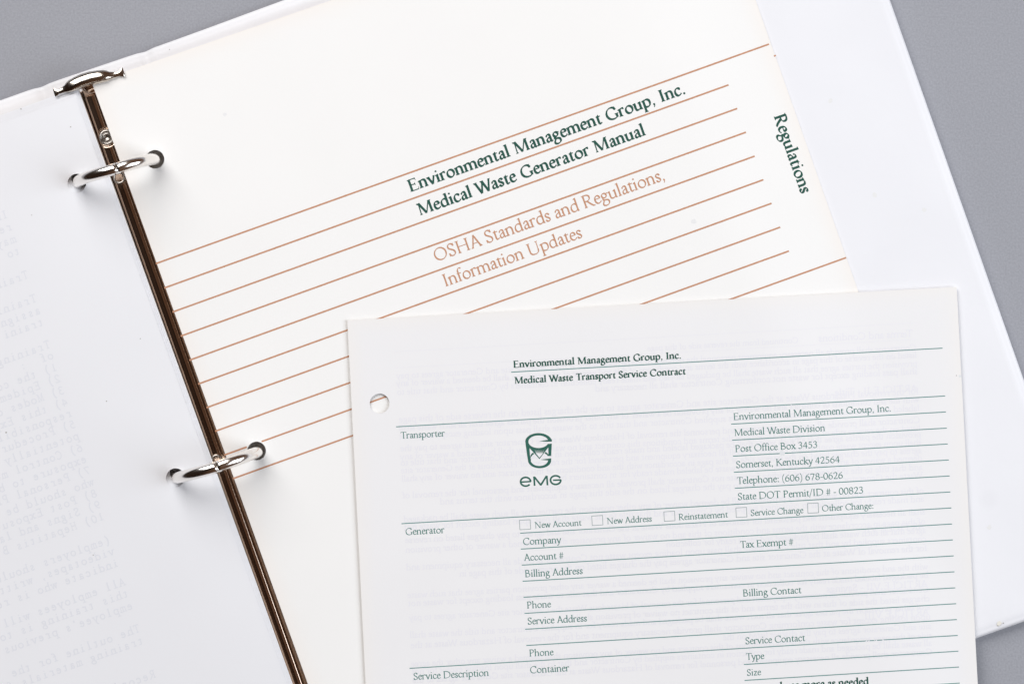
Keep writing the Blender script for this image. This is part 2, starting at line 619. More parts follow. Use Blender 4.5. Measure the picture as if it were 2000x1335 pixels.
def glyph(P, c):
    T, t = P.T, P.t
    H = T / 2
    if c == 'a':
        P.bz((88, 305), (115, 372), (170, 386), (210, 382), (275, 376), (290, 335), (290, 262))
        P.ln(290, 270, 290, 85, T)
        P.bz((290, 95), (290, 40), (318, 18), (350, 26), (375, 32), (388, 45), (396, 58))
        P.bz((288, 240), (225, 222), (78, 205), (78, 108), (78, 45), (110, 22), (152, 24), (215, 30), (262, 65), (288, 95))
        P.dot(92, 312, 36)
    elif c in 'bp':
        if c == 'b':
            P.stem(95, 45, 690); P.flag(95, 700)
        else:
            P.stem(95, -232, 385); P.flag(95, 395); P.foot(95, -240)
        P.bz((95, 285), (140, 355), (200, 384), (262, 380), (375, 374), (432, 300), (432, 205), (432, 95), (365, 20), (262, 20), (190, 20), (130, 35), (95, 70))
    elif c in 'dq':
        if c == 'd':
            P.stem(400, 0, 690); P.flag(400, 700); P.foot(400, 0, 0, 0.8)
        else:
            P.stem(400, -232, 385); P.foot(400, -240); P.poly((400 + H, 405), (400 + H, 330), (360, 372))
        P.bz((400, 300), (365, 365), (310, 384), (255, 380), (135, 374), (68, 290), (68, 185), (68, 85), (125, 22), (212, 22), (285, 22), (350, 60), (400, 110))
    elif c == 'c':
        P.bz((352, 308), (330, 365), (280, 384), (228, 382), (128, 378), (66, 300), (66, 195), (66, 90), (132, 18), (228, 22), (300, 25), (350, 62), (384, 105))
        P.dot(344, 316, 38)
    elif c == 'e':
        P.ln(72, 238, 352, 238, t * 1.05)
        P.bz((342, 238), (342, 328), (292, 384), (220, 382), (125, 380), (66, 300), (66, 195), (66, 90), (135, 18), (225, 22), (300, 25), (350, 62), (380, 102))
    elif c == 'f':
        P.stem(120, 0, 500); P.foot(120)
        P.bz((120, 480), (118, 620), (180, 690), (255, 688), (285, 687), (303, 672), (312, 655))
        P.dot(300, 650, 36); P.ln(35, 385, 268, 385, t)
    elif c == 'g':
        P.arc(205, 272, 125, 106)
        P.poly((300, 340), (330, 372), (425, 372), (425, 330), (340, 325))
        P.bz((150, 185), (88, 145), (78, 88), (140, 72), (205, 58), (395, 78), (395, -55), (395, -160), (300, -215), (190, -215), (95, -215), (45, -172), (45, -118), (45, -62), (95, -25), (150, 62))
    elif c == 'h':
        P.stem(95, 0, 690); P.flag(95, 700); P.foot(95); P.stem(395, 0, 270); P.foot(395)
        P.bz((95, 275), (145, 350), (205, 382), (265, 380), (350, 376), (395, 330), (395, 240))
    elif c == 'i':
        P.stem(122, 0, 385); P.flag(122, 395); P.foot(122); P.dot(116, 575, 48)
    elif c == 'j':
        P.stem(122, -80, 385); P.flag(122, 395); P.bz((122, -60), (122, -160), (80, -210), (10, -225)); P.dot(116, 575, 48)
    elif c == 'k':
        P.stem(95, 0, 690); P.flag(95, 700); P.foot(95)
        P.ln(100, 190, 340, 385); P.ln(185, 235, 410, 5, T); P.head(345, 390, 0.9, 0.9, t); P.foot(420, 0, 0.7, 0.9)
    elif c == 'l':
        P.stem(120, 0, 690); P.flag(120, 700); P.foot(120)
    elif c in 'nm':
        P.stem(95, 0, 385); P.flag(95, 395); P.foot(95)
        for k in range(1 if c == 'n' else 2):
            o = k * 290
            x2 = 395 + (0 if c == 'n' else -8) + o
            P.stem(x2, 0, 270); P.foot(x2)
            P.bz((95 + o, 275), (145 + o, 350), (200 + o, 382), (258 + o, 380), (345 + o, 376), (x2, 330), (x2, 240))
    elif c == 'o':
        P.arc(256, 198, 190, 180)
    elif c == 'r':
        P.stem(95, 0, 385); P.flag(95, 395); P.foot(95)
        P.bz((95, 275), (135, 350), (185, 388), (240, 386), (280, 384), (300, 375), (315, 365)); P.dot(302, 352, 40)
    elif c == 's':
        P.bz((272, 305), (250, 365), (215, 384), (168, 384), (112, 384), (78, 350), (78, 305), (78, 240), (140, 222), (178, 198), (228, 168), (262, 140), (262, 98), (262, 48), (220, 20), (165, 20), (112, 20), (75, 45), (58, 108))
        P.ln(276, 378, 276, 295, t * 0.8); P.ln(55, 25, 52, 120, t * 0.8)
    elif c == 't':
        P.stem(130, 100, 400)
        P.bz((130, 125), (130, 45), (165, 20), (208, 24), (245, 28), (275, 45), (296, 66))
        P.ln(38, 382, 288, 382, t * 1.1); P.poly((40, 378), (130 + H, 500), (130 + H, 378))
    elif c == 'u':
        P.stem(95, 120, 385); P.flag(95, 395); P.stem(392, 0, 385); P.flag(392, 395); P.foot(392, 0, 0, 0.9)
        P.bz((95, 150), (95, 55), (150, 20), (222, 24), (290, 28), (350, 75), (392, 115))
    elif c == 'v':
        P.ln(65, 390, 238, 0, T); P.ln(410, 390, 238, 0); P.head(62, 395, 0.8, 0.8, T); P.head(410, 395, 0.9, 0.7, t)
    elif c == 'w':
        P.ln(60, 390, 205, 0, T); P.ln(335, 385, 205, 0); P.ln(315, 390, 462, 0, T); P.ln(602, 390, 462, 0)
        P.head(58, 395, 0.8, 0.8, T); P.head(310, 395, 0.8, 0.5, T); P.head(602, 395, 0.9, 0.7, t)
    elif c == 'x':
        P.ln(62, 390, 385, 0, T); P.ln(370, 390, 70, 0); P.head(60, 395, 0.8, 0.9, T); P.head(370, 395, 0.9, 0.8, t)
        P.foot(68, 0, 0.8, 0.9, t); P.foot(388, 0, 0.9, 0.8, T)
    elif c == 'y':
        P.ln(60, 390, 228, 10, T); P.bz((405, 390), (340, 240), (240, -20), (200, -110), (170, -185), (140, -215), (85, -205))
        P.head(58, 395, 0.8, 0.8, T); P.head(405, 395, 0.9, 0.7, t); P.dot(82, -196, 38)
    elif c == 'z':
        P.ln(55, 372, 378, 372, t * 1.4); P.ln(345, 372, 82, 22, T * 0.85); P.ln(50, 20, 382, 20, t * 1.4)
        P.ln(62, 385, 62, 300, t * .8); P.ln(372, 10, 380, 110, t * .8)
    elif c == 'A':
        P.ln(325, 655, 95, 0); P.ln(310, 660, 560, 0, T); P.ln(170, 232, 480, 232, t); P.foot(90, 0, 1.1, 1.1, t); P.foot(562, 0)
    elif c == 'B':
        P.stem(130, 0, 650); P.head(130, 650, 1, 0); P.foot(130, 0, 1, 0)
        P.bz((110, 636), (260, 640), (425, 640), (425, 490), (425, 375), (300, 345), (130, 345)); P.bz((130, 345), (330, 352), (515, 330), (515, 180), (515, 20), (330, 12), (110, 14))
    elif c in 'CG':
        P.bz((635, 470), (610, 595), (535, 638), (415, 637), (225, 633), (95, 490), (95, 320), (95, 150), (222, 12), (420, 14), (530, 16), (605, 45), (648, 130 if c == 'C' else 75))
        P.poly((650, 660), (632, 660), (600, 560), (632, 445), (652, 445))
        if c == 'G':
            P.stem(648, 50, 265); P.head(648, 275)
    elif c == 'D':
        P.stem(135, 0, 650); P.head(135, 650, 1, 0); P.foot(135, 0, 1, 0)
        P.bz((110, 636), (250, 640), (690, 655), (700, 330), (700, 5), (280, 12), (110, 14))
    elif c in 'EFL':
        P.stem(130, 0, 650); P.head(130, 650, 1, 0 if c != 'L' else 1); P.foot(130, 0, 1, 0 if c != 'F' else 1)
        if c != 'L':
            P.ln(110, 634, 490, 634, t); P.poly((430, 650), (498, 650), (508, 520), (488, 520))
            P.ln(130, 338, 400, 338, t); P.poly((398, 255), (416, 255), (416, 425), (398, 425), (375, 345))
        if c != 'F':
            P.ln(110, 16, 520, 16, t); P.poly((450, 0), (525, 0), (565, 150), (545, 155), (510, 60))
    elif c == 'H':
        P.stem(150, 0, 650); P.stem(655, 0, 650); P.ln(150, 338, 655, 338, t)
        for x in (150, 655):
            P.head(x); P.foot(x)
    elif c == 'I':
        P.stem(169, 0, 650); P.head(169); P.foot(169)
    elif c == 'K':
        P.stem(135, 0, 650); P.head(135); P.foot(135); P.ln(150, 320, 530, 640); P.ln(250, 395, 600, 5, T); P.head(535, 650, 1, 1, t); P.foot(615, 0, 0.8, 1)
    elif c == 'M':
        P.ln(160, 640, 140, 0, t * 1.25); P.ln(165, 640, 455, 25, T); P.ln(455, 15, 745, 640, t * 1.2); P.ln(765, 640, 785, 0, T)
        P.foot(140, 0, 1.1, 1.1, t); P.foot(785); P.head(140, 650, 1, 0.2, T); P.head(770, 650, 0.2, 1, T)
    elif c == 'N':
        P.ln(150, 640, 150, 0, t * 1.2); P.ln(140, 640, 640, 0, T); P.ln(642, 640, 642, 0, t * 1.2); P.head(120, 650, 1, 0.3, T); P.foot(150, 0, 1.1, 1.1, t); P.head(642, 650, 1.1, 1.1, t)
    elif c == 'O':
        P.arc(398, 325, 318, 312)
    elif c in 'PR':
        P.stem(130, 0, 650); P.head(130, 650, 1, 0); P.foot(130)
        P.bz((110, 634), (250, 640), (450, 650), (450, 485), (450, 330), (280, 315), (140, 322))
        if c == 'R':
            P.bz((265, 325), (350, 230), (460, 60), (560, 12), (590, 0), (615, 2), (640, 10))
    elif c == 'S':
        P.bz((398, 500), (370, 600), (310, 636), (240, 636), (150, 636), (98, 580), (98, 500), (98, 400), (190, 370), (260, 325), (345, 275), (400, 230), (400, 150), (400, 65), (330, 14), (235, 14), (150, 14), (100, 60), (78, 165))
        P.ln(405, 650, 400, 490, t * .9); P.ln(75, 5, 72, 170, t * .9)
    elif c == 'T':
        P.stem(330, 0, 640); P.foot(330); P.ln(48, 632, 612, 632, t * 1.1)
        P.poly((38, 500), (58, 500), (110, 640), (50, 648)); P.poly((602, 500), (622, 500), (612, 648), (550, 640))
    elif c == 'U':
        P.stem(145, 220, 650); P.head(145); P.bz((145, 230), (145, 80), (225, 12), (385, 14), (545, 16), (620, 90), (620, 235)); P.ln(620, 230, 620, 650, t * 1.2); P.head(620, 650, 1.1, 1.1, t)
    elif c == 'V':
        P.ln(75, 640, 350, 0, T); P.ln(610, 640, 350, 0); P.head(72, 650, .9, .9, T); P.head(612, 650, 1, 1, t)
    elif c == 'W':
        P.ln(75, 640, 295, 0, T); P.ln(500, 640, 295, 0); P.ln(470, 640, 690, 0, T); P.ln(890, 640, 690, 0)
        P.head(72, 650, .9, .9, T); P.head(462, 650, .9, .6, T); P.head(892, 650, 1, 1, t)
    elif c == '0':
        P.arc(250, 310, 188, 296)
    elif c == '1':
        P.stem(250, 0, 610); P.foot(250); P.flag(250, 612)
    elif c == '2':
        P.bz((80, 470), (100, 585), (180, 612), (248, 610), (345, 606), (390, 540), (390, 460), (390, 330), (200, 150), (85, 45)); P.ln(70, 32, 430, 32, T * .8); P.ln(425, 20, 440, 110, t * .8)
    elif c == '3':
        P.bz((95, 520), (120, 590), (180, 610), (240, 610), (320, 610), (365, 560), (365, 490), (365, 390), (290, 345), (190, 335)); P.bz((190, 335), (310, 345), (400, 290), (400, 180), (400, 70), (310, 14), (210, 14), (140, 14), (90, 35), (70, 90))
    elif c == '4':
        P.ln(315, 600, 45, 205, t * 1.1); P.ln(38, 195, 465, 195, t * 1.4); P.stem(340, 0, 610)
    elif c == '5':
        P.ln(150, 585, 405, 585, T * .8); P.ln(152, 600, 128, 335, t); P.bz((128, 350), (280, 395), (400, 330), (400, 200), (400, 80), (300, 14), (200, 14), (130, 14), (90, 30), (70, 75))
    elif c == '6':
        P.bz((410, 605), (230, 560), (75, 420), (75, 215)); P.arc(250, 190, 176, 176)
    elif c == '7':
        P.ln(65, 585, 435, 585, T * .8); P.ln(425, 585, 185, 0, T * .75); P.ln(66, 600, 60, 490, t * .8)
    elif c == '8':
        P.arc(250, 462, 148, 145); P.arc(250, 165, 178, 152)
    elif c == '9':
        P.bz((90, 10), (270, 55), (425, 195), (425, 400)); P.arc(250, 425, 176, 176)
    elif c == '.':
        P.dot(112, 38, 50)
    elif c == ',':
        P.dot(112, 38, 48); P.bz((138, 40), (140, -30), (105, -80), (60, -112), w=t * .9)
    elif c == ':':
        P.dot(120, 38, 50); P.dot(120, 345, 50)
    elif c == '(':
        P.bz((265, 700), (130, 560), (95, 400), (95, 270), (95, 120), (140, -40), (265, -170), w=t * 1.3)
    elif c == ')':
        P.bz((55, 700), (190, 560), (225, 400), (225, 270), (225, 120), (180, -40), (55, -170), w=t * 1.3)
    elif c == '/':
        P.ln(300, 700, 20, -110, t * 1.2)
    elif c == '#':
        P.ln(210, 620, 130, 0, t * 1.2); P.ln(370, 620, 290, 0, t * 1.2); P.ln(60, 410, 460, 410, t * 1.2); P.ln(40, 210, 440, 210, t * 1.2)
    elif c == '-':
        P.ln(40, 215, 285, 215, T * .7)
    elif c == "'":
        P.ln(100, 700, 95, 520, t * 1.3)


STYLE = {'bold': (137, 53, 9, None), 'heavy': (156, 62, 8, None), 'regular': (90, 40, 8, None), 'fine': (80, 45, 3, None), 'fine_soft': (135, 110, 3, None),
         'typed': (62, 54, 4, 95), 'typed_soft': (115, 105, 4, 95)}
CACHE = {}
XH = 1.10
TRACK = {'bold': 14, 'heavy': 22, 'regular': -8}


def union(polys, holes=()):
    """one flat triangulation of overlapping outlines"""
    vs, fs = [], []
    for p in list(polys) + list(holes):
        q = []
        for pt in p:
            if not q or math.hypot(pt[0] - q[-1][0], pt[1] - q[-1][1]) > 1e-6:
                q.append(pt)
        area = sum(q[i][0] * q[(i + 1) % len(q)][1] - q[(i + 1) % len(q)][0] * q[i][1] for i in range(len(q)))
        if area < 0:
            q.reverse()
        fs.append(list(range(len(vs), len(vs) + len(q))))
        vs.extend(q)
    cv, ce, cf, ov, oe, of = delaunay_2d_cdt([Vector(p) for p in vs], [], fs, 0, 0.02)
    n = len(polys)
    tri = []
    for f, o in zip(cf, of):
        if o and not any(k >= n for k in o):
            for i in range(1, len(f) - 1):
                tri.append((f[0], f[i], f[i + 1]))
    return np.array([(p.x, p.y) for p in cv]).reshape(-1, 2), np.array(tri, int).reshape(-1, 3)


def get_glyph(c, style):
    k = (c, style)
    if k not in CACHE:
        T, t, n, slab = STYLE[style]
        P = Pen(T, t, n, slab)
        glyph(P, c)
        if P.P:
            V, F = union(P.P)
            if c.islower():                      # generous x-height
                y = V[:, 1]
                V[:, 1] = np.where(y < 0, y, np.where(y < 400, y * XH, 400 * XH + (y - 400) * (705 - 400 * XH) / 305))
            CACHE[k] = (V, F)
        else:
            CACHE[k] = (np.zeros((0, 2)), np.zeros((0, 3), int))
    return CACHE[k]


def layout(text, style, mono=None, justify=None):
    """-> verts (em/1000 units), tris, ink x range"""
    x = 0.0
    V, F = [], []
    n = 0
    for i, c in enumerate(text):
        v, f = get_glyph(c, style)
        adv = ADV[c]
        if mono:
            k = min(1.0, 520.0 / adv) if adv > 300 else 1.15
            vv = v * (k, 1.05)
            vv = vv + (x + (mono - adv * k) / 2, 0)
            x += mono
        else:
            kx = 0.955 if style in TRACK else 1.0
            vv = v * (kx, 1) + (x, 0)
            x += kx * (adv + KERN.get(text[i:i + 2], 0) + TRACK.get(style, 0))
        if len(v):
            V.append(vv)
            F.append(f + n)
            n += len(v)
    V = np.vstack(V)
    F = np.vstack(F)
    return V, F


def place(V, F, u0, v0, dirx, diry, s, zf, lift, mirror=False, yscale=1.0):
    """em units -> photo pixels (baseline from u0,v0 along dir) -> place"""
    d = math.hypot(dirx, diry)
    dx, dy = dirx / d, diry / d
    ux, uy = dy, -dx                    # up on the page
    if mirror:
        ux, uy = -ux, -uy
    u = u0 + V[:, 0] * s * dx + V[:, 1] * s * yscale * ux
    v = v0 + V[:, 0] * s * dy + V[:, 1] * s * yscale * uy
    x, y, z = Wz(u, v, zf)
    return np.column_stack([x, y, z + lift]), F


def text_fit(name, text, style, a, b, mat, parent, zf, lift=0.035):
    V, F = layout(text, style)
    L = math.hypot(b[0] - a[0], b[1] - a[1])
    x0, x1 = V[:, 0].min(), V[:, 0].max()
    s = L / (x1 - x0)
    V = V - (x0, 0)
    vv, ff = place(V, F, a[0], a[1], b[0] - a[0], b[1] - a[1], s, zf, lift)
    return mesh_obj(name, vv, ff, mat, parent)


def rule(name, a, b, wpx, mat, parent, zf, lift=0.035, n=70, punched=()):
    t = np.linspace(0, 1, n + 1)
    dx, dy = b[0] - a[0], b[1] - a[1]
    d = math.hypot(dx, dy)
    nx, ny = -dy / d * wpx / 2, dx / d * wpx / 2
    u = np.concatenate([a[0] + dx * t + nx, a[0] + dx * t - nx])
    v = np.concatenate([a[1] + dy * t + ny, a[1] + dy * t - ny])
    x, y, z = Wz(u, v, zf)
    m = n + 1
    keep = [i for i in range(n) if all(math.hypot(a[0] + dx * (i + .5) / n - hu, a[1] + dy * (i + .5) / n - hv) > hr for hu, hv, hr in punched)]
    return mesh_obj(name, np.column_stack([x, y, z + lift]), [(i, i + 1, m + i + 1, m + i) for i in keep], mat, parent)


# ------------------------------------------------------------------ binder
bx, by = to_xy(0, 130)
binder = thing('ring_binder', (float(bx), float(by), 0), 'open white vinyl ring binder with shiny nickel rings on grey table', 'binder')


def build_cover():
    pR = pq_of(1851.5, 320, 3.0)[0]
    qT = pq_of(399, 56, 3.4)[1]
    qB = pq_of(1953, 1229, 2.0)[1]
    pL = -19.0 * 2 - (pR - 19.0) + 19
    def ticks(a, b, marks, step):
        base = [0, .15, .35, .6, .9, 1.2, 1.6, 2.0, 2.4, 2.8, 3.4, 4.5]
        t = [a + k for k in base] + [b - k for k in base]
        for mk in marks:
            t += [mk + k for k in (-3.2, -2.2, -1.5, -1, -.5, 0, .5, 1, 1.5, 2.2, 3.2)]
        t += list(np.arange(a + 6, b - 6, step))
        t = sorted(t)
        out = [t[0]]
        for v_ in t[1:]:
            if v_ - out[-1] > 0.08:
                out.append(v_)
        return np.array(out)
    creases = (-19.5, 19.5)
    ps = ticks(pL, pR, creases, 6.0)
    qs = ticks(qT, qB, (), 6.0)
    Pg, Qg = np.meshgrid(ps, qs)
    d = np.minimum(np.minimum(Pg - pL, pR - Pg), np.minimum(Qg - qT, qB - Qg))
    z = np.full_like(d, COVER_TOP)
    z -= 0.28 * (1 - sstep(1.6, 3.6, d))                       # welded vinyl flange round the boards
    r = 1.6
    dd = np.clip(d / r, 0, 1)
    z -= 1.5 * (1 - np.sqrt(np.clip(1 - (1 - dd) ** 2, 0, 1)))
    for c in creases:
        z -= 0.7 * np.exp(-((Pg - c) / 2.0) ** 2)
    # hinge creases pinch the rim a little
    Qs = Qg.copy()
    near = np.exp(-((Qg - qT) / 10.0) ** 2)
    for c in creases:
        Qs += 0.3 * np.exp(-((Pg - c) / 2.6) ** 2) * near
    Qs += 0.25 * np.sin(Pg / 17.0) * near
    X, Y = to_xy(Pg, Qs)
    n, m = d.shape
    V = np.column_stack([X.ravel(), Y.ravel(), z.ravel()])
    F = [(j * m + i, j * m + i + 1, (j + 1) * m + i + 1, (j + 1) * m + i) for j in range(n - 1) for i in range(m - 1)]
    F = [f[::-1] for f in F]
    # skirt to the table
    rim = [i for i in range(m)] + [j * m + m - 1 for j in range(1, n)] + [(n - 1) * m + i for i in range(m - 2, -1, -1)] + [j * m for j in range(n - 2, 0, -1)]
    base = len(V)
    lo = V[rim].copy()
    cxy = np.array([lo[:, 0].mean(), lo[:, 1].mean()])
    dv = cxy - lo[:, :2]
    lo[:, :2] += dv / np.linalg.norm(dv, axis=1)[:, None] * 2.2       # the rim rounds under
    lo[:, 2] = 0.05
    V = np.vstack([V, lo])
    k = len(rim)
    F += [(rim[i], rim[(i + 1) % k], base + (i + 1) % k, base + i) for i in range(k)]
    return mesh_obj('cover', V, F, M_VINYL, binder, True)


build_cover()


def loft(rings, closed=True, cap=True):
    """list of equal point loops -> verts, faces"""
    V, F = [], []
    m = len(rings[0])
    for r in rings:
        V.extend(r)
    for j in range(len(rings) - 1):
        for i in range(m if closed else m - 1):
            a, b = j * m + i, j * m + (i + 1) % m
            F.append((a, b, b + m, a + m))
    if cap:
        F.append(tuple(range(m))[::-1])
        F.append(tuple((len(rings) - 1) * m + i for i in range(m)))
    return V, F


Q_CH0 = pq_of(176, 172, 9.0)[1]


def build_channel():
    ps = CH_C + np.concatenate([np.linspace(-9, -4, 10), np.linspace(-3.8, 3.8, 77), np.linspace(4, 9, 10)])
    rings = []
    for q in np.concatenate([np.linspace(Q_CH0, Q_RV - 4.6, 20), np.linspace(Q_RV - 4.5, Q_RV + 4.5, 73), np.linspace(Q_RV + 4.8, 40, 40), np.linspace(42, 290, 90)]):
        x, y = to_xy(ps, q)
        # pressed pan round the rivet
        z = z_channel(ps)
        dq = q - Q_RV
        rr = np.hypot(ps - P_RV, dq)
        z = z - 0.55 * (1 - sstep(2.9, 3.7, rr)) * (1 - sstep(2.0, 3.0, np.abs(ps - CH_C)))
        # lengthwise pressed bead
        z = z + 0.08 * np.exp(-((ps - CH_C + 0.1) / 0.28) ** 2) - 0.10 * np.exp(-((ps - CH_C - 1.1) / 0.25) ** 2)
        rings.append(list(zip(x, y, z)))
    V, F = loft(rings, closed=False, cap=False)
    return mesh_obj('ring_channel', V, F, M_CHAN, binder, True)


P_RV, Q_RV = pq_of(208, 268, 10.0)
channel = build_channel()


def lathe(name, cx, cy, prof, mat, parent, n=40):
    V, F = [], []
    for r, z in prof:
        for i in range(n):
            a = 2 * math.pi * i / n
            V.append((cx + r * math.cos(a), cy + r * math.sin(a), z))
    for j in range(len(prof) - 1):
        for i in range(n):
            F.append((j * n + i, j * n + (i + 1) % n, (j + 1) * n + (i + 1) % n, (j + 1) * n + i))
    F.append(tuple((len(prof) - 1) * n + i for i in range(n)))
    return mesh_obj(name, V, F, mat, parent, True)


rx_, ry_ = W(208, 268, 10.2)
lathe('rivet', float(rx_), float(ry_), [(r_ * 1.22, z_) for r_, z_ in [(2.3, 8.6), (2.3, 9.5), (2.22, 9.72), (2.05, 9.85), (1.85, 9.88), (1.7, 9.8), (1.6, 9.62), (1.5, 9.5), (1.38, 9.52), (1.25, 9.75), (1.1, 9.95), (0.95, 9.98), (0.85, 9.9), (0.75, 9.6), (0.65, 9.5), (0.0001, 9.48)]], M_RIVET, channel)


def build_ring(left, right, apex, z_page=13.2, z_top=28.5):
    """two half rings meeting at a wavy joint"""
    ax, ay = W(*apex, z_top)
    lx, ly = W(*left, z_page)
    rx, ry = W(*right, z_page)
    zc = z_page
    R = z_top - zc
    wire = 2.05
    for side in (-1, 1):
        ex, ey = (lx - ax, ly - ay) if side < 0 else (rx - ax, ry - ay)
        el = math.hypot(ex, ey)
        hx, hy = ex / el, ey / el
        cl = []
        for i in range(49):
            th = math.radians(90 - 150 * i / 48)
            c_, s_ = math.cos(th), math.sin(th)
            # squarish ring: flat shoulders
            cc = math.copysign(abs(c_) ** 0.85, c_)
            rad = R if s_ >= 0 else R * 0.75
            cl.append(np.array([ax + ex * cc, ay + ey * cc, zc + rad * s_]))
        n = 20
        rings = []
        nrm_side = np.array([-hy, hx, 0.0])
        for i, c in enumerate(cl):
            a = cl[max(0, i - 1)]
            b = cl[min(len(cl) - 1, i + 1)]
            t = (b - a) / np.linalg.norm(b - a)
            up = np.cross(t, nrm_side)
            up /= np.linalg.norm(up)
            loop = []
            for k in range(n):
                an = 2 * math.pi * k / n
                pnt = c + wire * (math.cos(an) * nrm_side + math.sin(an) * up)
                if i == 0:      # interlocking wavy joint
                    pnt = pnt + np.array([hx, hy, 0]) * (0.45 * math.sin(2 * an) * side + 0.05)
                loop.append(tuple(pnt))
            rings.append(loop)
        # rounded lip at the joint
        lip = [tuple(cl[0] + (np.array(pp) - cl[0]) * 0.86 - np.array([hx, hy, 0]) * 0.10) for pp in rings[0]]
        rings.insert(0, lip)
        V, F = loft(rings, True, True)
        mesh_obj('ring_half', V, F, M_RING, channel, True)


build_ring((154, 356), (303, 312), (229, 329))
build_ring((347, 932), (503, 882), (425, 911))
for bu, bv in ((233, 347), (423, 899), (624, 1470)):
    x_, y_ = W(bu, bv, 9.8)
    lathe('ring_socket', float(x_), float(y_), [(2.3, 9.0), (2.3, 9.9), (2.1, 10.2), (1.8, 10.3), (1.5, 10.1), (1.35, 9.5), (0.0001, 9.3)], M_RIVET, channel)
build_ring((552, 1506), (700, 1452), (624, 1482))


def build_lever():
    """nickel boss at the head of the spine: a domed spindle with flared tabs"""
    prof = [(-12.7, 1.75, .25), (-12.2, 1.75, .3), (-11.6, 1.35, .35), (-11.0, .95, .5), (-9.5, 1.15, .8), (-8.4, 1.55, 1.1), (-7.6, 2.1, 1.6), (-6.6, 2.45, 2.1),
            (-4.5, 2.75, 2.6), (-2, 2.9, 2.9), (1, 2.9, 3.0), (4, 2.75, 2.7), (6.2, 2.5, 2.3), (7.2, 2.1, 1.7), (8.2, 1.55, 1.2), (9.6, 1.25, .8),
            (11.0, 1.05, .5), (11.7, 1.4, .35), (12.4, 1.9, .3), (13.0, 1.9, .25)]
    a = W(104, 181, 14.0)
    b = W(241, 141, 14.0)
    cx, cy = (a[0] + b[0]) / 2, (a[1] + b[1]) / 2
    dx, dy = b[0] - a[0], b[1] - a[1]
    L = math.hypot(dx, dy)
    dx, dy = dx / L, dy / L
    nx, ny = dy, -dx                      # toward the spine foot
    k = L / 25.7
    rings = []
    n = 24
    for s, hw, hz in prof:
        bow = -1.0 * math.exp(-(s / 7.5) ** 2) + 0.5
        loop = []
        for i in range(n):
            an = 2 * math.pi * i / n
            o = hw * math.cos(an) * (0.62 if math.cos(an) > 0 else 1.1) + bow
            zz = 13.4 + 0.72 * hz * math.sin(an) * (1 if math.sin(an) > 0 else 0.9)
            loop.append((cx + dx * s * k + nx * o, cy + dy * s * k + ny * o, zz))
        rings.append(loop)
    V, F = loft(rings)
    mesh_obj('end_plate', V, F, M_PLATE, channel, True)
    # neck that carries it down to the channel
    rings = []
    for t_, hw, z0, z1 in ((0.2, 3.4, 10.4, 13.0), (1.6, 3.5, 9.6, 12.6), (3.2, 3.6, 8.6, 11.3), (4.4, 3.7, 8.0, 10.2)):
        loop = []
        for o, zz in ((-hw, z0), (-hw * .8, z1 - .5), (-hw * .4, z1), (hw * .4, z1), (hw * .8, z1 - .5), (hw, z0)):
            loop.append((cx + dx * o + nx * t_, cy + dy * o + ny * t_, zz))
        rings.append(loop)
    V, F = loft(rings)
    mesh_obj('end_plate_neck', V, F, M_CHAN, channel, True)


build_lever()

# ------------------------------------------------------------------ paper held by the rings
HL = [(150.5, 357.5), (343, 932)]
HR = [(302.5, 311), (501, 880)]
R_HOLE = 3.3
P_GAP_L, T_L = -6.25, 0.0070                     # edges of the two page blocks along the channel
P_GAP_R, T_R = -0.95, 0.0060


def quad_pq(p0, p1, q0, q1, t0=0.0, t1=0.0):
    """page outline; t0, t1 lean its left and right edge by that slope"""
    return [tuple(float(c) for c in to_xy(p, q)) for p, q in ((p0 + t0 * q1, q1), (p1 + t1 * q1, q1), (p1 + t1 * q0, q0), (p0 + t0 * q0, q0))]


def holes_at(pts, z, r, extra=0.0, dp=0.0, dq=0.0):
    out = []
    for (u, v) in pts:
        x, y = W(u, v, z)
        x2, y2 = x + dp * PX + dq * QX, y + dp * PY + dq * QY
        out.append((float(x2), float(y2), r + extra))
    x3 = 2 * out[1][0] - out[0][0]
    y3 = 2 * out[1][1] - out[0][1]
    out.append((x3, y3, r + extra))
    return out


def bot_cover(x, y):
    p, q = to_pq(x, y)
    return np.maximum(COVER_TOP + 0.06, z_channel(p) + 0.35 - 9.0 * sstep(9.0, 9.6, np.abs(p - CH_C)))


# right: a block of pages under the divider
right_out = quad_pq(P_GAP_R + 0.25, P_PAGE_R - 20, Q_PAGE_T + 1.2, Q_PAGE_T + 279, T_R)
o = sheet('paper_stack', right_out, holes_at(HR, 12.8, 5.2), lambda x, y: z_right(x, y) - 0.45, 0, M_STACK, None, M_STACK, 6.0, bot_cover)
tag(o, 'thick block of punched pages under the tan ruled divider page', 'paper stack')
# left: block under the typed sheets
Q_TYPED_T = pq_of(60, 220, 12.0)[1]
left_out = quad_pq(P_GAP_L - 208, P_GAP_L - 0.2, Q_TYPED_T - 3.0, Q_TYPED_T + 277, T_L, T_L)
o = sheet('paper_stack', left_out, holes_at(HL, 13.0, 5.2), lambda x, y: z_left(x, y) - 2.1, 0, M_STACK, None, M_STACK, 6.0, bot_cover)
tag(o, 'thick block of punched pages under the turned typed sheets', 'paper stack')

